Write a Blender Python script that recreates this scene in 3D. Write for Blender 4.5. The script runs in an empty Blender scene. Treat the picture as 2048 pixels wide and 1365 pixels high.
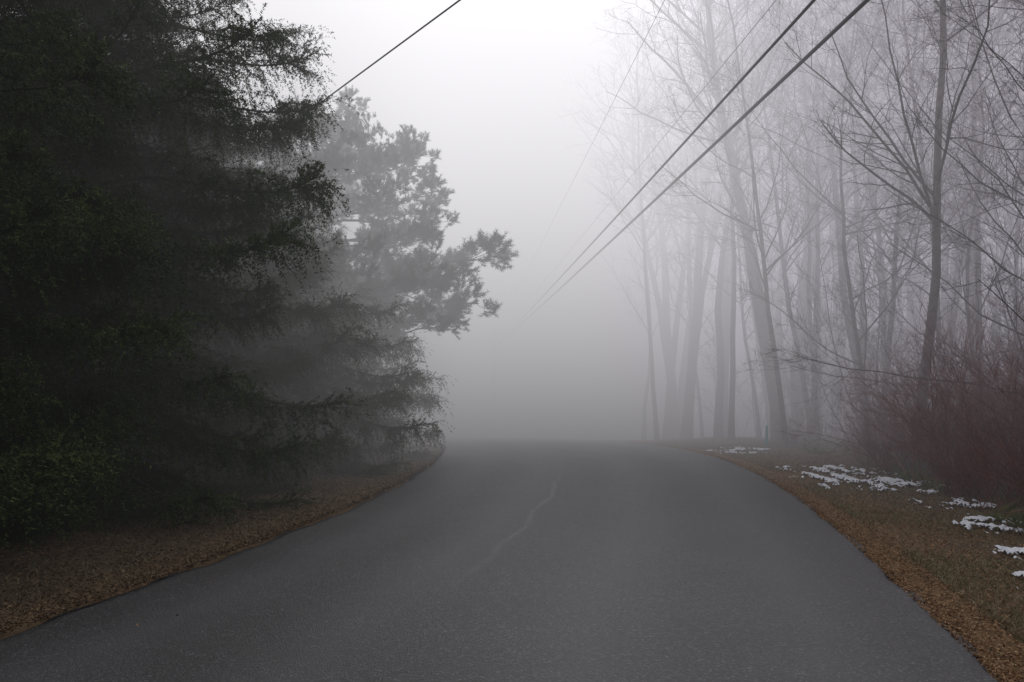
import bpy, math, numpy as np
from mathutils import Matrix, Vector
rng=np.random.default_rng(7)
S=bpy.context.scene
S.view_settings.view_transform='Standard'; S.view_settings.look='None'; S.view_settings.exposure=0
COL=S.collection

# ---------------- helpers ----------------
def norm(v): return v/np.maximum(np.linalg.norm(v,axis=-1,keepdims=True),1e-9)
def mkmesh(name,parts,mats,smooth=True):
    V=[];LI=[];LT=[];MI=[];off=0
    for v,f,m in parts:
        v=np.asarray(v,dtype=np.float32).reshape(-1,3); f=np.asarray(f,dtype=np.int64)
        V.append(v);LI.append((f+off).ravel());LT.append(np.full(len(f),f.shape[1]));MI.append(np.full(len(f),m));off+=len(v)
    V=np.concatenate(V);LI=np.concatenate(LI);LT=np.concatenate(LT);MI=np.concatenate(MI)
    me=bpy.data.meshes.new(name)
    me.vertices.add(len(V));me.vertices.foreach_set('co',V.ravel())
    me.loops.add(len(LI));me.loops.foreach_set('vertex_index',LI.astype(np.int32))
    me.polygons.add(len(LT));st=np.concatenate([[0],np.cumsum(LT)[:-1]])
    me.polygons.foreach_set('loop_start',st.astype(np.int32));me.polygons.foreach_set('loop_total',LT.astype(np.int32))
    me.polygons.foreach_set('material_index',MI.astype(np.int32))
    me.polygons.foreach_set('use_smooth',np.full(len(LT),smooth))
    for m in mats: me.materials.append(m)
    me.update(calc_edges=True)
    return me
def obj(name,me,loc=(0,0,0),rot=(0,0,0),sc=1,parent=None):
    o=bpy.data.objects.new(name,me);COL.objects.link(o)
    o.location=loc;o.rotation_euler=rot
    o.scale=(sc,sc,sc) if np.isscalar(sc) else sc
    if parent: o.parent=parent
    return o
def tubes(P,R,sides):
    N,K,_=P.shape
    T=norm(np.gradient(P,axis=1))
    ref=np.where(np.abs(T[...,2:3])>.9,np.array([1.,0,0]),np.array([0,0,1.]))
    n1=norm(np.cross(T,ref));n2=np.cross(T,n1)
    a=np.arange(sides)*2*np.pi/sides
    V=P[:,:,None]+R[:,:,None,None]*(np.cos(a)[None,None,:,None]*n1[:,:,None]+np.sin(a)[None,None,:,None]*n2[:,:,None])
    idx=np.arange(N*K*sides).reshape(N,K,sides)
    A=idx[:,:-1];B=np.roll(A,-1,axis=2);D=idx[:,1:];C=np.roll(D,-1,axis=2)
    return V.reshape(-1,3),np.stack([A,B,C,D],-1).reshape(-1,4)
def grow(P,R,n,t0,t1,lf,taper,ang,K,up=0.,wob=.15,rf=.6,planar=False,absL=None,rmin=.003,tipr=.3,rj=(.6,1.2)):
    N,Kp,_=P.shape
    idx=np.repeat(np.arange(N),n);M=len(idx)
    t=t0+(t1-t0)*rng.random(M)
    f=t*(Kp-1);i=np.minimum(f.astype(int),Kp-2);u=(f-i)[:,None]
    pos=P[idx,i]*(1-u)+P[idx,i+1]*u
    tan=norm(P[idx,i+1]-P[idx,i]);r=R[idx,i]*(1-u[:,0])+R[idx,i+1]*u[:,0]
    PL=np.linalg.norm(np.diff(P,axis=1),axis=2).sum(1)[idx]
    L=PL*lf*(1-taper*t)*rng.uniform(rj[0],rj[1],M)
    if absL is not None: L=rng.uniform(absL[0],absL[1],M)
    if planar:
        sg=np.where(rng.random(M)<.5,-1,1)[:,None]
        perp=norm(np.cross(np.array([0,0,1.]),tan)*sg+rng.normal(0,.15,(M,3)))
    else: perp=norm(np.cross(tan,rng.normal(0,1,(M,3))))
    a=rng.normal(ang,ang*.2,M)[:,None]
    d=norm(tan*np.cos(a)+perp*np.sin(a))
    pts=[pos];step=(L/(K-1))[:,None]
    for k in range(K-1):
        d=norm(d+rng.normal(0,wob,(M,3))+np.array([0,0,up]))
        pts.append(pts[-1]+d*step)
    Pn=np.stack(pts,1)
    Rn=np.maximum(r*rf,rmin)[:,None]*np.linspace(1,tipr,K)[None]
    return Pn,np.maximum(Rn,rmin*.6)
def needles(P,M,ln,w,fw=.55,t0=0.):
    N,K,_=P.shape
    idx=np.repeat(np.arange(N),M);Q=len(idx)
    t=t0+(1-t0)*rng.random(Q);f=t*(K-1);i=np.minimum(f.astype(int),K-2);u=(f-i)[:,None]
    pos=P[idx,i]*(1-u)+P[idx,i+1]*u;tan=norm(P[idx,i+1]-P[idx,i])
    perp=norm(np.cross(tan,rng.normal(0,1,(Q,3))))
    out=norm(tan*fw+perp);b=norm(np.cross(out,rng.normal(0,1,(Q,3))))*w/2
    tip=pos+out*(ln*rng.uniform(.7,1.15,Q))[:,None]
    V=np.stack([pos-b,pos+b,tip],1).reshape(-1,3)
    return V,np.arange(Q*3).reshape(-1,3)

# ---------------- materials ----------------
def mat(name): 
    m=bpy.data.materials.new(name);m.use_nodes=True
    nt=m.node_tree;return m,nt,nt.nodes['Principled BSDF']
def simple(name,c1,c2,rough=.8,island=False,scale=3.,spec=.2):
    m,nt,b=mat(name)
    mix=nt.nodes.new('ShaderNodeMix');mix.data_type='RGBA'
    mix.inputs[6].default_value=(*c1,1);mix.inputs[7].default_value=(*c2,1)
    if island:
        g=nt.nodes.new('ShaderNodeNewGeometry');nt.links.new(g.outputs['Random Per Island'],mix.inputs[0])
    else:
        tc=nt.nodes.new('ShaderNodeTexCoord');n=nt.nodes.new('ShaderNodeTexNoise');n.inputs['Scale'].default_value=scale;n.inputs['Detail'].default_value=2
        mr=nt.nodes.new('ShaderNodeMapRange');mr.inputs[1].default_value=.35;mr.inputs[2].default_value=.65
        nt.links.new(tc.outputs['Object'],n.inputs['Vector']);nt.links.new(n.outputs['Fac'],mr.inputs[0]);nt.links.new(mr.outputs[0],mix.inputs[0])
    nt.links.new(mix.outputs[2],b.inputs['Base Color'])
    b.inputs['Roughness'].default_value=rough;b.inputs['Specular IOR Level'].default_value=spec
    return m
M_needle=simple('spruce_needles',(.024,.047,.016),(.085,.108,.036),.75,scale=1.6,spec=.08)
M_pneedle=simple('pine_needles',(.032,.046,.026),(.065,.08,.042),.7,scale=1.5,spec=.1)
M_cbark=simple('conifer_bark',(.035,.028,.022),(.07,.055,.045),.9,scale=8)
M_bark=simple('bare_bark',(.08,.067,.068),(.16,.135,.13),.9,scale=6)
M_red=simple('red_twigs',(.16,.062,.058),(.30,.14,.12),.7,island=True)
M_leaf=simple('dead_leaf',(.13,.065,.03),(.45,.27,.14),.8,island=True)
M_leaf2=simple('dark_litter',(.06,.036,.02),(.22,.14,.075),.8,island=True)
M_grass=simple('dry_grass',(.15,.13,.065),(.38,.31,.19),.8,island=True)
M_ggrass=simple('green_grass',(.07,.10,.03),(.26,.25,.12),.8,island=True)
M_snow=simple('snow',(.62,.64,.70),(.84,.85,.88),.6,scale=9)
M_wire=simple('wire',(.03,.03,.035),(.045,.045,.05),.5)
M_pole=simple('pole_wood',(.07,.055,.045),(.13,.10,.08),.9,scale=4)
M_teal=simple('teal_plastic',(.03,.30,.24),(.05,.36,.3),.5)

# ---------------- terrain ----------------
_cy=[-60,-30,-10,0,6,9,13.2,17,20.6,24.3,30.5,38,46,56,70,90,130]
_cx=[-13,-7,-3.3,-1.5,-.47,.06,.81,1.3,1.57,1.6,1.3,.2,-2,-6.5,-15,-29,-60]
_zy=[-60,-30,0,6,9,13.2,20.6,24.3,30.5,38,48,60,90,700]
_zz=[-1,-.5,-.02,.09,.24,.42,.86,1.06,1.24,1.32,1.36,1.38,1.4,1.4]
yy=np.arange(-60,700,.5);ker=np.exp(-.5*(np.arange(-10,11)/4)**2);ker/=ker.sum()
def sm(a): return np.convolve(np.pad(a,10,mode='edge'),ker,mode='valid')
CXT=sm(np.interp(yy,_cy,_cx));ZZT=sm(np.interp(yy,_zy,_zz))
cx=lambda y:np.interp(y,yy,CXT)
zp=lambda y:np.interp(y,yy,ZZT)
_ph=rng.uniform(0,6.28,(14,2));_fr=rng.normal(0,1,(14,2));_fr=_fr/np.linalg.norm(_fr,axis=1,keepdims=True)*np.geomspace(.15,6,14)[:,None]
def bumps(x,y):
    s=0
    for k in range(14):
        s=s+np.sin(x*_fr[k,0]+y*_fr[k,1]+_ph[k,0])*(.09/(1+1.3*k))
    return s
HW=3.35
def slat(x,y):
    g=(cx(y+.5)-cx(y-.5))
    return (x-cx(y))/np.sqrt(1+g*g)
def tz(x,y):
    s=np.abs(slat(x,y))
    off=np.clip((s-3.4)/2.5,0,1)
    z=zp(y)+bumps(x,y)*off+.02*off
    return z-np.clip((3.2-s)/.2,0,1)*.08
def axis(a,b,fine,lo,hi,g=1.12):
    v=list(np.arange(a,b,fine));d=fine
    while v[-1]<hi: d*=g;v.append(v[-1]+d)
    w=[];d=fine;c=a
    while c>lo: d*=g;c-=d;w.append(c)
    return np.array(w[::-1]+v)
gx=axis(-9,13,.14,-600,600);gy=axis(2,36,.16,-120,700)
X,Y=np.meshgrid(gx,gy);Z=tz(X,Y)
idx=np.arange(X.size).reshape(X.shape)
F=np.stack([idx[:-1,:-1],idx[:-1,1:],idx[1:,1:],idx[1:,:-1]],-1).reshape(-1,4)
m,nt,b=mat('forest_floor')
N=nt.nodes;Lk=nt.links
tc=N.new('ShaderNodeTexCoord')
def noise(scale,det=6,rough=.6):
    n=N.new('ShaderNodeTexNoise');n.inputs['Scale'].default_value=scale;n.inputs['Detail'].default_value=det;n.inputs['Roughness'].default_value=rough
    Lk.new(tc.outputs['Object'],n.inputs['Vector']);return n.outputs['Fac']
def ramp(inp,stops):
    r=N.new('ShaderNodeValToRGB');e=r.color_ramp.elements
    while len(e)<len(stops): e.new(.5)
    for k,(p,c) in enumerate(stops): e[k].position=p;e[k].color=(*c,1)
    Lk.new(inp,r.inputs[0]);return r.outputs[0]
def mixc(f,a,bb):
    x=N.new('ShaderNodeMix');x.data_type='RGBA'
    if f is not None: Lk.new(f,x.inputs[0])
    Lk.new(a,x.inputs[6]);Lk.new(bb,x.inputs[7]);return x.outputs[2]
fine=ramp(noise(38,6,.75),[(.3,(.07,.045,.022)),(.5,(.19,.12,.06)),(.62,(.31,.20,.11)),(.75,(.4,.29,.18))])
soil=ramp(noise(30,6,.75),[(.3,(.045,.033,.022)),(.5,(.125,.095,.062)),(.7,(.24,.19,.13))])
ms=N.new('ShaderNodeAttribute');ms.attribute_name='edge'
c=mixc(ms.outputs['Fac'],soil,fine)
Lk.new(c,b.inputs['Base Color']);b.inputs['Roughness'].default_value=.95;b.inputs['Specular IOR Level'].default_value=.1
bp=N.new('ShaderNodeBump');bp.inputs['Strength'].default_value=.8;bp.inputs['Distance'].default_value=.04
Lk.new(noise(25,4,.7),bp.inputs['Height']);Lk.new(bp.outputs[0],b.inputs['Normal'])
me=mkmesh('ground',[(np.stack([X,Y,Z],-1),F,0)],[m])
at=me.attributes.new('edge','FLOAT','POINT')
sl=np.abs(slat(X,Y))+bumps(X*3,Y*3)*1.5+(X<0)*.7
at.data.foreach_set('value',np.clip(1.25-(sl-3.4)/1.2,0,1).ravel().astype(np.float32))
obj('ground',me)

# road
ry=np.concatenate([np.arange(-40,40,.25),np.arange(40,128,.8)])
rs=np.array([-1,-.985,-.95,-.8,-.6,-.4,-.2,0,.2,.4,.6,.8,.95,.985,1.])
CX=cx(ry);g=cx(ry+.5)-cx(ry-.5);nx=1/np.sqrt(1+g*g);ny=-g*nx
edge=HW+.04*np.sin(ry*1.7)+.03*np.sin(ry*4.3+1)+rng.normal(0,.012,len(ry))
lat=rs[None]*edge[:,None]
RX=CX[:,None]+lat*nx[:,None];RY=ry[:,None]+lat*ny[:,None]
RZ=zp(ry)[:,None]+.045+.05*(1-rs[None]**2)-.05*(np.abs(rs[None])>.995)
V=np.stack([RX,RY,RZ],-1);idx=np.arange(RX.size).reshape(RX.shape)
F=np.stack([idx[:-1,:-1],idx[:-1,1:],idx[1:,1:],idx[1:,:-1]],-1).reshape(-1,4)
m,nt,b=mat('asphalt');N=nt.nodes;Lk=nt.links;tc=N.new('ShaderNodeTexCoord')
base=ramp(noise(42,3,.8),[(.34,(.003,.003,.004)),(.50,(.014,.0145,.0165)),(.58,(.042,.043,.048)),(.68,(.20,.20,.21))])
big=ramp(noise(.7,4,.55),[(.3,(.66,.66,.66)),(.7,(1.1,1.1,1.1))])
mot=ramp(noise(9,4,.7),[(.3,(.6,.6,.61)),(.7,(1.3,1.3,1.32))])
def mult(a,bb):
    mu=N.new('ShaderNodeMix');mu.data_type='RGBA';mu.blend_type='MULTIPLY';mu.inputs[0].default_value=1
    Lk.new(a,mu.inputs[6]);Lk.new(bb,mu.inputs[7]);return mu.outputs[2]
basec=mult(mult(base,big),mot)
la=N.new('ShaderNodeAttribute');la.attribute_name='lat'
def math_(op,a,bv=None,cl=False):
    n=N.new('ShaderNodeMath');n.operation=op;n.use_clamp=cl
    for k,v in enumerate([a,bv]):
        if v is None: continue
        if isinstance(v,(int,float)): n.inputs[k].default_value=v
        else: Lk.new(v,n.inputs[k])
    return n.outputs[0]
def mrange(v,a,b_,c_,d_,smooth=True):
    n=N.new('ShaderNodeMapRange');n.interpolation_type='SMOOTHSTEP' if smooth else 'LINEAR'
    for k,q in zip((1,2,3,4),(a,b_,c_,d_)): n.inputs[k].default_value=q
    Lk.new(v,n.inputs[0]);return n.outputs[0]
sepr=N.new('ShaderNodeSeparateXYZ');Lk.new(tc.outputs['Object'],sepr.inputs[0])
wv=math_('MULTIPLY',math_('SUBTRACT',noise(.35,2),.5),.5)
dl=math_('ABSOLUTE',math_('ADD',math_('ADD',la.outputs['Fac'],.5),wv))
seam=math_('SUBTRACT',1,math_('DIVIDE',dl,.06),True)
seam=math_('MULTIPLY',seam,mrange(sepr.outputs['Y'],7.,12,0,1));seam=math_('MULTIPLY',seam,mrange(sepr.outputs['Y'],16,21,1,.1))
seam=math_('MULTIPLY',seam,math_('MULTIPLY',noise(3,3),.7))
def track(c0,w):
    d=math_('ABSOLUTE',math_('ADD',math_('ADD',la.outputs['Fac'],c0),wv));return math_('SUBTRACT',1,math_('DIVIDE',d,w),True)
tr=math_('ADD',track(2.3,.6),math_('ADD',track(.9,.6),math_('ADD',track(-.8,.6),track(-2.3,.6))))
tr=math_('MULTIPLY',tr,.16)
sc=N.new('ShaderNodeRGB');sc.outputs[0].default_value=(.15,.152,.165,1)
c=mixc(tr,basec,sc.outputs[0]);c=mixc(seam,c,sc.outputs[0])
Lk.new(c,b.inputs['Base Color'])
b.inputs['Roughness'].default_value=.46;b.inputs['Specular IOR Level'].default_value=.42
bp=N.new('ShaderNodeBump');bp.inputs['Strength'].default_value=.9;bp.inputs['Distance'].default_value=.015
Lk.new(noise(70,3,.7),bp.inputs['Height']);Lk.new(bp.outputs[0],b.inputs['Normal'])
me=mkmesh('road',[(V,F,0)],[m])
at=me.attributes.new('lat','FLOAT','POINT');at.data.foreach_set('value',lat.ravel().astype(np.float32))
obj('road',me)

# ---------------- verge litter and grass ----------------
def scatter(n,smin,smax,ymin,ymax,side):
    u=rng.random(n);y=ymin*(ymax/ymin)**u
    s=smin+(smax-smin)*rng.random(n)**1.6
    sg=np.where(rng.random(n)<.5,1,-1) if side==0 else side
    g=cx(y+.5)-cx(y-.5);k=1/np.sqrt(1+g*g)
    x=cx(y)+sg*s*k;y2=y-sg*s*g*k
    return x,y2
def leaves(n,args,size,name,mt=M_leaf):
    x,y=scatter(n,*args);z=tz(x,y)
    z=np.maximum(z,np.where(np.abs(slat(x,y))<3.38,zp(y)+.05,-9))+rng.uniform(.004,.03,n)
    C=np.stack([x,y,z],-1)
    nrm=norm(np.stack([rng.normal(0,.45,n),rng.normal(0,.45,n),np.ones(n)],-1))
    a=norm(np.cross(nrm,rng.normal(0,1,(n,3))));bb=np.cross(nrm,a)
    L=rng.uniform(size*.5,size,n)[:,None];W=L*rng.uniform(.2,.6,(n,1))
    V=np.stack([C-a*L,C-bb*W+nrm*.006,C+a*L,C+bb*W+nrm*.006],1)
    return obj(name,mkmesh(name,[(V,np.arange(4*n).reshape(-1,4),0)],[mt],False))
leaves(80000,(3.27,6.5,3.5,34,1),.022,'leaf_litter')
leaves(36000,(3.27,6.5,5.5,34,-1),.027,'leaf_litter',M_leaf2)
leaves(60,(.3,3.2,5,25,0),.022,'fallen_leaves')
def grass(n,args,h,name,thr=-.2,mt=None):
    x,y=scatter(n,*args);z=tz(x,y)
    dens=np.sin(x*1.3+2*np.sin(y*.9))+np.sin(y*1.7+x*.6)+rng.normal(0,.6,n)>thr
    x,y,z=x[dens],y[dens],z[dens];n=len(x)
    C=np.stack([x,y,z],-1);az=rng.uniform(0,6.28,n);w=np.stack([np.cos(az),np.sin(az),0*az],-1)*.0035
    lean=np.stack([rng.normal(0,.8,n),rng.normal(0,.8,n),np.ones(n)],-1);H=(h*rng.uniform(.3,1.2,n))[:,None]
    mid=C+norm(lean)*H*.5;lean[:,2]*=.3;tip=mid+norm(lean)*H*.5
    V=np.stack([C-w,C+w,mid+w*.8,tip,mid-w*.8],1)
    return obj(name,mkmesh(name,[(V,np.arange(5*n).reshape(-1,5),0)],[mt or M_grass],False))
grass(80000,(3.8,8.5,4,34,1),.11,'grass')
grass(26000,(5.8,9.5,9,30,1),.42,'grass',.2,M_ggrass)
grass(7000,(3.5,5.5,5.5,30,-1),.07,'grass',.6)

def snow(cx0,cy0,ax,ay,seed,th=.1):
    r=np.random.default_rng(seed);st=.028
    xs=np.arange(cx0-ax,cx0+ax,st);ys=np.arange(cy0-ay,cy0+ay,st)
    X,Y=np.meshgrid(xs,ys);f=0
    for k in range(15):
        w=r.normal(0,1,2);w=w/np.linalg.norm(w)*np.array([6.0,3.6])*1.22**k;f=f+np.sin(X*w[0]+Y*w[1]+r.uniform(0,6.3))/1.05**k
    f=f*.34-.02-.8*(((X-cx0)/ax)**2+((Y-cy0)/ay)**2)+th
    H=np.minimum(np.sqrt(np.clip(f,0,9))*.055,.055)
    Z=tz(X,Y)+.02+H
    idx=np.arange(X.size).reshape(X.shape)
    keep=(f[:-1,:-1]>0)&(f[1:,:-1]>0)&(f[:-1,1:]>0)&(f[1:,1:]>0)
    F=np.stack([idx[:-1,:-1],idx[:-1,1:],idx[1:,1:],idx[1:,:-1]],-1)[keep]
    if len(F): obj('snow_patch',mkmesh('snow_patch',[(np.stack([X,Y,Z],-1),F,0)],[M_snow]))
snow(6.4,19.0,1.2,2.1,1,.1);snow(6.8,17.4,.8,.9,2,0);snow(6.7,15.4,.55,.6,3,.25);snow(6.3,13.2,.45,.55,4,.25)
snow(5.75,11.0,.45,.65,5,.35);snow(5.15,9.8,.35,.5,6,.35);snow(5.9,26,.8,1.5,8,-.1);snow(6.6,13.9,.4,.5,9,.2);snow(5.5,10.5,.4,.4,14,.2);snow(4.75,8.9,.25,.4,15,.3)

# ---------------- spruce ----------------
def spruce_branch(i,lod=1.):
    K=12;s=np.linspace(0,1,K)
    dz=.12-.55*np.sin(s*np.pi*.75)+.95*s**3
    d=norm(np.stack([np.ones(K),rng.normal(0,.06,K),dz],-1))
    P=np.concatenate([[[0,0,0]],np.cumsum(d[:-1]*3/(K-1),0)])[None];R=np.linspace(.032,.006,K)[None]
    P1,R1=grow(P,R,56,.1,.98,.38,.7,.95,7,up=-.03,wob=.10,rf=.4,planar=True,rmin=.003)
    P2,R2=grow(P1,R1,8,.1,1.,.2,0,.7,5,up=-.40,wob=.1,rf=.5,rmin=.002,absL=(.12,.5))
    P3,R3=grow(P,R,34,.15,.88,.2,0,1.1,6,up=-.5,wob=.08,rf=.3,rmin=.002,absL=(.3,.85))
    P4,R4=grow(P,R,16,.80,1.,.2,0,.6,4,up=.14,wob=.08,rf=.5,rmin=.003,absL=(.12,.32))
    pr=[(*tubes(P,R,6),1),(*tubes(P1,R1,3),1)]
    for Q,Mn in ((P1,38),(P2,24),(P3,46),(P4,56)): pr.append((*needles(Q,int(Mn*lod),.037/lod**.5,.012/lod),0))
    pr.append((*needles(P,150,.03,.008,t0=.45),0))
    return mkmesh('spruce_branch_%d'%i,pr,[M_needle,M_cbark])
SB=[spruce_branch(i) for i in range(5)]
SBL=[spruce_branch(10+i,.3) for i in range(3)]
def trunkmesh(h,r,name='trunk'):
    K=14;z=np.linspace(-.3,h,K)
    P=np.stack([rng.normal(0,.03,K),rng.normal(0,.03,K),z],-1)[None];R=(r*(1-.93*np.linspace(0,1,K)))[None]
    return mkmesh(name,[(*tubes(P,R,10),0)],[M_cbark])
def spruce(x,y,h,rad,z0=.3,shape=1.0,dz=.42,per=6,lod=SB):
    e=bpy.data.objects.new('spruce_tree',None);COL.objects.link(e);e.location=(x,y,float(tz(x,y)))
    obj('trunk',trunkmesh(h,.012*h+.05),parent=e)
    z=z0;a=rng.uniform(0,6.28)
    while z<h-.15:
        f=(z/h);L=rad*(1-f**shape)*(1 if z>1 else .88)+.15
        for k in range(per):
            a+=2*math.pi/per+rng.uniform(-.35,.35)
            ll=L*rng.uniform(.7,1.08)
            el=-.06+.55*f**1.5+rng.uniform(-.14,.14)
            sc=ll/3
            obj('branch',lod[rng.integers(len(lod))],(0,0,z+rng.uniform(-.15,.15)),(rng.uniform(-.15,.15),-el,a),(sc,max(sc,.5)*rng.uniform(.95,1.25),max(sc,.6)),e)
        a+=1.1;z+=dz
    return e
for t in [(-8.3,7.0,10,3.6,1.8),(-7.7,10.8,12,4.0,1.9),(-6.3,14.6,13,3.8,2.3),(-6.2,18.6,8.0,3.6,1.8)]:
    spruce(t[0],t[1],t[2],t[3],shape=t[4])
for t in [(-9.6,16.5,13,4.2,1.8),(-8.8,21.5,11,4,1.7),(-10.6,12.5,12,4,1.7),(-6.2,30,8,3.3,1.8),(-9.8,27,11,3.8,1.8)]: spruce(t[0],t[1],t[2],t[3],shape=t[4],dz=.6,lod=SBL)
spruce(-4.8,20.6,5.2,3.1,shape=2.6,dz=.32)
spruce(-5.0,24.4,5.4,3.3,shape=2.6,dz=.32)

# ---------------- pine ----------------
def pine_branch(i):
    K=9;s=np.linspace(0,1,K)
    d=norm(np.stack([np.ones(K),rng.normal(0,.22,K),-.05+.25*s+rng.normal(0,.16,K)],-1))
    P=np.concatenate([[[0,0,0]],np.cumsum(d[:-1]*3/(K-1),0)])[None];R=np.linspace(.045,.012,K)[None]
    P1,R1=grow(P,R,16,.22,1.,.42,.5,.85,6,up=.07,wob=.16,rf=.55,planar=True,rmin=.006)
    P2,R2=grow(P1,R1,7,.2,1.,.45,.3,.7,4,up=.12,wob=.16,rf=.6,rmin=.004)
    P3,R3=grow(P2,R2,4,.3,1.,.5,0,.6,4,up=.2,wob=.1,rf=.6,rmin=.003,absL=(.09,.2))
    pr=[(*tubes(P,R,6),1),(*tubes(P1,R1,4),1),(*tubes(P2,R2,3),1),(*tubes(P3,R3,3),1)]
    pr.append((*needles(P3,36,.09,.0085,fw=.9),0));pr.append((*needles(P2,28,.085,.0085,fw=.8,t0=.4),0))
    return mkmesh('pine_branch_%d'%i,pr,[M_pneedle,M_cbark])
PB=[pine_branch(i) for i in range(5)]
def pine(x,y,h,blist,r=.17):
    e=bpy.data.objects.new('pine_tree',None);COL.objects.link(e);e.location=(x,y,float(tz(x,y)))
    obj('trunk',trunkmesh(h,r),parent=e)
    for (z,az,L,el) in blist:
        sc=L/3;obj('branch',PB[rng.integers(5)],(0,0,z),(rng.uniform(-.3,.3),-el,az),(sc,max(.75,sc*.85),max(.75,sc*.85)),e)
    return e
bl=[(7.5,.0,1.5,.5),(7.6,2.0,1.6,.5),(7.4,4.1,1.6,.5),(7.7,1.0,1.1,.7),(7.7,3.5,1.1,.7),(7.6,5.2,1.3,.5),(6.9,-.3,2.6,.15),(7.0,.3,2.4,.22),(6.7,-.6,2.5,.15),(7.1,-.1,2.4,.3),
    (5.8,-.15,2.9,.12),(5.7,.35,2.9,.1),(5.9,-.8,2.4,.1),(4.3,-.08,4.35,.02),(4.2,-.35,3.7,.03),(4.4,.25,3.4,.0),(4.0,-.1,3.9,-.08),(3.8,-.3,3.2,-.05),(3.4,.1,3.3,-.1),
    (6.2,.05,2.7,.2),(5.3,-.2,3.0,.12),(5.2,.5,2.8,.1),(6.5,-.9,2.0,.3),(3.0,-.5,3.0,-.05),(4.5,-.9,2.6,0),(4.9,-.5,2.8,.05),(3.6,-.7,2.8,.05),(5.1,.05,2.6,.0),(4.1,.5,2.8,.0),(2.8,0,3.1,0)]
bl=[(z*1.05,az,L*1.04,el) for z,az,L,el in bl]
for k in range(30): bl.append((rng.uniform(3,8),rng.uniform(1.,5.3),rng.uniform(1.8,3.2),rng.uniform(0,.4)))
pine(-4.8,25.8,8.2,bl)
bl2=[(rng.uniform(3.5,8.6),rng.uniform(0,6.28),rng.uniform(1.6,2.8),rng.uniform(0,.4)) for k in range(44)]
pine(-6.5,27,8.6,bl2)

# ---------------- bare trees ----------------
def bare_mesh(i,h,r,forks,lean,lowest=.25,spread=.8,n1=24,n4=4,curve=.035):
    K=16;s=np.linspace(0,1,K);Ps=[];Rs=[]
    dirx=rng.uniform(0,6.28)
    for k in range(forks):
        d=norm(np.array([math.cos(dirx+k*2.6)*lean*(1 if k==0 else 1.6),math.sin(dirx+k*2.6)*lean*(1 if k==0 else 1.6),1.]))
        pts=[np.array([0,0,-.3])]
        for j in range(K-1):
            d=norm(d+rng.normal(0,.06,3)+np.array([0,0,curve]))
            pts.append(pts[-1]+d*h*(1-.12*k)/(K-1))
        Ps.append(pts);rr=r*(1-.2*k)*(1-.85*s);rr[0]*=1.35;Rs.append(rr)
    P=np.array(Ps);R=np.array(Rs)
    P1,R1=grow(P,R,n1,lowest,.99,.40,.6,spread,9,up=.08,wob=.13,rf=.44,rmin=.008)
    P2,R2=grow(P1,R1,9,.15,1.,.45,.45,.8,6,up=.04,wob=.15,rf=.5,rmin=.0045)
    P3,R3=grow(P2,R2,7,.15,1.,.5,.4,.75,5,up=.03,wob=.16,rf=.6,rmin=.003)
    base=[(*tubes(P,R,9),0),(*tubes(P1,R1,5),0),(*tubes(P2,R2,4),0),(*tubes(P3,R3,3),0)]
    lo=mkmesh('bare_tree_far_%d'%i,base,[M_bark])
    if not n4: return lo,lo
    P4,R4=grow(P3,R3,n4,.2,1.,.6,.3,.7,4,up=.03,wob=.15,rf=.7,rmin=.0022)
    return mkmesh('bare_tree_%d'%i,base+[(*tubes(P4,R4,3),0)],[M_bark]),lo
BT=[bare_mesh(0,16,.115,1,.10,.3),bare_mesh(1,19,.18,2,.04,.35),bare_mesh(2,18,.15,1,.03,.3),bare_mesh(3,15,.08,1,.07,.25),
    bare_mesh(4,20,.21,2,.05,.4),bare_mesh(5,12,.06,1,.12,.12,1.1),bare_mesh(6,18,.10,1,.03,.4)]
def bt(k,x,y,rot,sc=1.): obj('bare_tree',BT[k][1 if y>36 else 0],(x,y,float(tz(x,y))),(rng.uniform(-.03,.03),rng.uniform(-.03,.03),rot),sc)
hero=[(0,8.3,20.5,1.0,1.),(5,8.8,15.5,2,.9),(5,9.3,17.5,4.5,1.05),(3,10.2,18.5,4,1.),(5,10.5,22,5,1.),(4,7.9,29.5,.5,1.),(1,9.0,31.5,1.7,1.),(4,10.9,34,2.2,.95),(3,8.3,33.5,1.1,.9),(2,12.5,34,3,1),(6,13.0,33,4,1),(6,14.4,35,1,1),
      (2,7.0,34,2,1),(4,6.6,38,3,1),(6,5.8,40,.3,1),(1,11,40,5,1),(0,15.5,31,2,1),(3,12.5,25,5.5,1),(6,15,27,1,1),(2,11.5,27,.4,.95),(6,8.4,28,3,.9),(6,9.8,28,1.7,.9),(3,10.4,24,2.9,1),(2,9.4,36,4,1),(6,12,38,5,1),
      (1,7.8,37,2.4,1.05),(2,6.6,43,.9,1.1),(6,10.2,27,.6,1.),(3,11.6,29,2,1.1),(0,9.3,26,4.,1.05),(6,13.3,28.5,4,1.05),(3,7.4,27,2.,1.),(5,8.6,24,1.,1.1),(6,6.9,31.5,2.7,1.),(3,9.0,24.5,5.2,1.),(6,11,23.5,3.1,.95)]
for h_ in hero: bt(*h_)
cnt=0
while cnt<80:
    x=rng.uniform(4,32);y=rng.uniform(25,48)
    if slat(x,y)<7 or x/y>.72: continue
    bt(int(rng.choice([0,1,2,3,4,6,6,2,3,3])),x,y,rng.uniform(0,6.28),rng.uniform(.7,1.15));cnt+=1
for p in [(3,-8.5,31),(6,-9,36)]: bt(p[0],p[1],p[2],rng.uniform(0,6),.8)
SP=bare_mesh(9,6,.03,2,.2,.15,n1=14,n4=0)[0]
cnt=0
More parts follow.
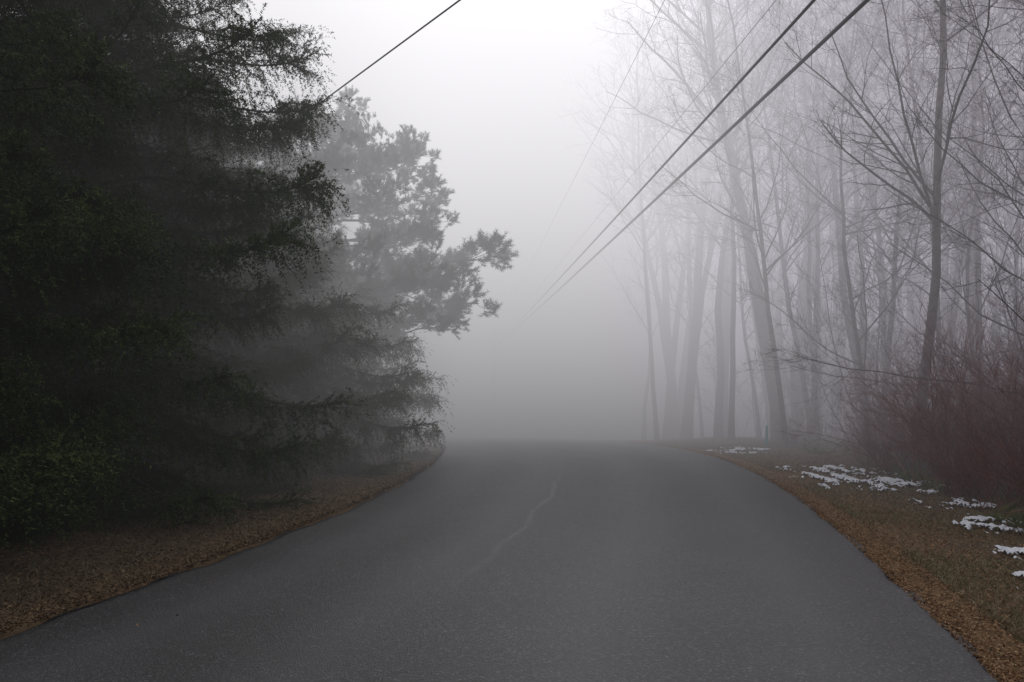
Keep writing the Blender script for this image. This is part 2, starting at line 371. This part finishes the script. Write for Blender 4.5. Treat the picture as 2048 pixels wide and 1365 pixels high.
while cnt<70:
    x=rng.uniform(6,24);y=rng.uniform(20,42)
    if slat(x,y)<6.5 or x/y>.7: continue
    obj('sapling',SP,(x,y,float(tz(x,y))),(rng.uniform(-.15,.15),rng.uniform(-.15,.15),rng.uniform(0,6.28)),rng.uniform(.5,1.1));cnt+=1

# ---------------- red twig shrubs ----------------
def shrub_mesh(i):
    n=50;K=8;az=rng.uniform(0,6.28,n);sp=np.abs(rng.normal(0,.5,n))
    d=norm(np.stack([np.cos(az)*sp,np.sin(az)*sp,np.ones(n)],-1))
    p=np.stack([rng.normal(0,.3,n),rng.normal(0,.3,n),np.full(n,-.05)],-1);L=rng.uniform(.9,2.6,n)
    pts=[p]
    for k in range(K-1):
        d=norm(d+rng.normal(0,.12,(n,3))+np.stack([np.cos(az),np.sin(az),0*az],-1)*.05);pts.append(pts[-1]+d*(L/(K-1))[:,None])
    P=np.stack(pts,1);R=np.full((n,1),.009)*np.linspace(1,.35,K)[None]
    P1,R1=grow(P,R,9,.15,1.,.38,.4,.6,6,up=.04,wob=.14,rf=.6,rmin=.003)
    P2,R2=grow(P1,R1,6,.2,1.,.5,.4,.55,4,up=.03,wob=.14,rf=.7,rmin=.0024)
    return mkmesh('shrub_%d'%i,[(*tubes(P,R,4),0),(*tubes(P1,R1,3),0),(*tubes(P2,R2,3),0)],[M_red])
SH=[shrub_mesh(i) for i in range(4)]
for k,(x,y,s_) in enumerate([(7.9,17.5,1.2),(8.7,16.5,1.3),(8.3,18.8,1.3),(9.4,18,1.35),(7.6,15.0,.95),(8.1,13.8,1.1),(8.7,15,1.2),(9.8,16,1.3),(7.4,12.6,.8),(8.9,20.5,1.2),(10,20,1.3),(10.8,19,1.3),(7.4,19.5,.7),(8.0,22,.8),(9.5,23,.9),(11,23,1),(7.3,16.2,.6),(8.4,12.8,1.1),(12,21,1.3),(9.3,26,.7),(10.5,28,.8),(7.6,27,.5)]):
    obj('red_twig_shrub',SH[k%4],(x,y,float(tz(x,y))),(0,0,rng.uniform(0,6.28)),s_)

# ---------------- utility line ----------------
def wire(name,A,B,sag,r):
    K=40;t=np.linspace(0,1,K)[:,None];P=np.array(A)*(1-t)+np.array(B)*t
    P[:,2]-=(sag*4*t*(1-t))[:,0]
    obj(name,mkmesh(name,[(*tubes(P[None],np.full((1,K),r),6),0)],[M_wire]))
def through(p,q,y0,y1):
    p=np.array(p);q=np.array(q);d=(q-p)/(q[1]-p[1]);return p+d*(y0-p[1]),p+d*(y1-p[1])
far=(-1.7,76.)
for nm,p,zf,r in [('power_line',(5.35,14.6,8.2),7.9,.036),('power_line',(4.55,14.6,8.2),7.9,.027),('power_line',(5.25,19.2,10.3),8.4,.008),('power_line',(3.2,20.4,10.8),8.6,.006)]:
    a,b_=through(p,(far[0],far[1],zf),3.,76.);wire(nm,a,b_,0.12,r)
wire('service_wire',(6.8,3.2,8.4),(-14.4,34.2,7.4),0,.014)
def pole(x,y,h):
    e=bpy.data.objects.new('utility_pole',None);COL.objects.link(e);e.location=(x,y,float(tz(x,y)))
    z=np.linspace(-.5,h,6);P=np.stack([0*z,0*z,z],-1)[None]
    obj('pole_shaft',mkmesh('pole_shaft',[(*tubes(P,np.linspace(.16,.11,6)[None],12),0)],[M_pole]),parent=e)
    P=np.array([[[-1.2,.14,h-.5],[1.2,.14,h-.5]]],dtype=float);obj('crossarm',mkmesh('crossarm',[(*tubes(P,np.full((1,2),.07),4),0)],[M_pole]),parent=e)
    for k,xx in enumerate((-1.1,-.4,.4,1.1)):
        P=np.array([[[xx,.14,h-.45],[xx,.14,h-.38],[xx,.14,h-.3],[xx,.14,h-.24]]],dtype=float)
        obj('insulator_%d'%k,mkmesh('insulator',[(*tubes(P,np.array([[.02,.05,.04,.015]]),8),0)],[M_wire]),parent=e)
pole(7.2,2.6,10.6);pole(-1.4,76.3,8.2)
e=bpy.data.objects.new('marker_post',None);COL.objects.link(e);e.location=(7.0,27.5,float(tz(7.0,27.5)))
P=np.array([[[0,0,-.1],[0,0,.3],[.01,0,.55],[.01,0,.58]]],dtype=float);obj('stake',mkmesh('stake',[(*tubes(P,np.array([[.04,.04,.04,.01]]),8),0)],[M_teal]),parent=e)

# ---------------- fog bank ----------------
m=bpy.data.materials.new('fog');m.use_nodes=True;nt=m.node_tree;N=nt.nodes;Lk=nt.links;N.clear()
out=N.new('ShaderNodeOutputMaterial');ab=N.new('ShaderNodeVolumeAbsorption');em=N.new('ShaderNodeEmission');ad=N.new('ShaderNodeAddShader')
tc=N.new('ShaderNodeTexCoord');sep=N.new('ShaderNodeSeparateXYZ');Lk.new(tc.outputs['Object'],sep.inputs[0])
rho=math_('ADD',mrange(sep.outputs['Y'],9,32,.002,.095),mrange(sep.outputs['X'],5,9,0,.006))
ab.inputs['Color'].default_value=(0,0,0,1);Lk.new(rho,ab.inputs['Density'])
hz=math_('ADD',mrange(sep.outputs['Z'],1,9,.19,.80,False),mrange(sep.outputs['Z'],9,20,0,.6,False))  # emission brightening with height, painted in place of scattered skylight
# tree shade painted into fog glow on both sides; left eases off with height
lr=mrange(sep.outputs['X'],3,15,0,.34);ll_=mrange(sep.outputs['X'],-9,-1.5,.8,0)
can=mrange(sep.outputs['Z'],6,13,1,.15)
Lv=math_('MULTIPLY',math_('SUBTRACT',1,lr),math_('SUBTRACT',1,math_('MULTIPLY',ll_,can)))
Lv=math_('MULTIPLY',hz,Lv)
cr=N.new('ShaderNodeMix');cr.data_type='RGBA';cr.inputs[6].default_value=(.98,.965,1.0,1);cr.inputs[7].default_value=(.98,.92,1.04,1)
Lk.new(mrange(sep.outputs['X'],2,10,0,1),cr.inputs[0]);Lk.new(cr.outputs[2],em.inputs['Color'])
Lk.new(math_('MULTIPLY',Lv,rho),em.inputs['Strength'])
Lk.new(ab.outputs[0],ad.inputs[0]);Lk.new(em.outputs[0],ad.inputs[1]);Lk.new(ad.outputs[0],out.inputs['Volume'])
m.cycles.volume_step_rate=.6
x0,x1,y0,y1,z0,z1=-60,60,-20,100,-3,24
v=[(x0,y0,z0),(x1,y0,z0),(x1,y1,z0),(x0,y1,z0),(x0,y0,z1),(x1,y0,z1),(x1,y1,z1),(x0,y1,z1)]
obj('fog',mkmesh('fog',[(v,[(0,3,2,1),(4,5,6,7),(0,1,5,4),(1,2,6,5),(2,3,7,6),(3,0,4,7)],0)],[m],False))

# ---------------- world, sun, camera ----------------
w=bpy.data.worlds.new('World');S.world=w;w.use_nodes=True;nt=w.node_tree
bg=nt.nodes['Background'];sky=nt.nodes.new('ShaderNodeTexSky');sky.sky_type='NISHITA';sky.sun_disc=False
EL,RO=math.radians(48),math.radians(10);sky.sun_elevation=EL;sky.sun_rotation=RO;sky.dust_density=5;sky.air_density=1
hs=nt.nodes.new('ShaderNodeHueSaturation');hs.inputs['Saturation'].default_value=.25
nt.links.new(sky.outputs[0],hs.inputs['Color']);nt.links.new(hs.outputs[0],bg.inputs[0]);bg.inputs[1].default_value=.12
sd=bpy.data.lights.new('sun','SUN');sd.energy=.7;sd.angle=math.radians(25);sd.color=(1,.98,.96)
so=obj('sun',sd);dirv=Vector((math.sin(RO)*math.cos(EL),math.cos(RO)*math.cos(EL),math.sin(EL)));so.rotation_euler=dirv.to_track_quat('Z','Y').to_euler()
cd=bpy.data.cameras.new('camera');cam=obj('camera',cd,(0,0,1.6),(math.radians(90+5.38),0,0))
cd.lens=35;cd.sensor_width=36;cd.clip_end=2000;cd.clip_start=.05;S.camera=cam
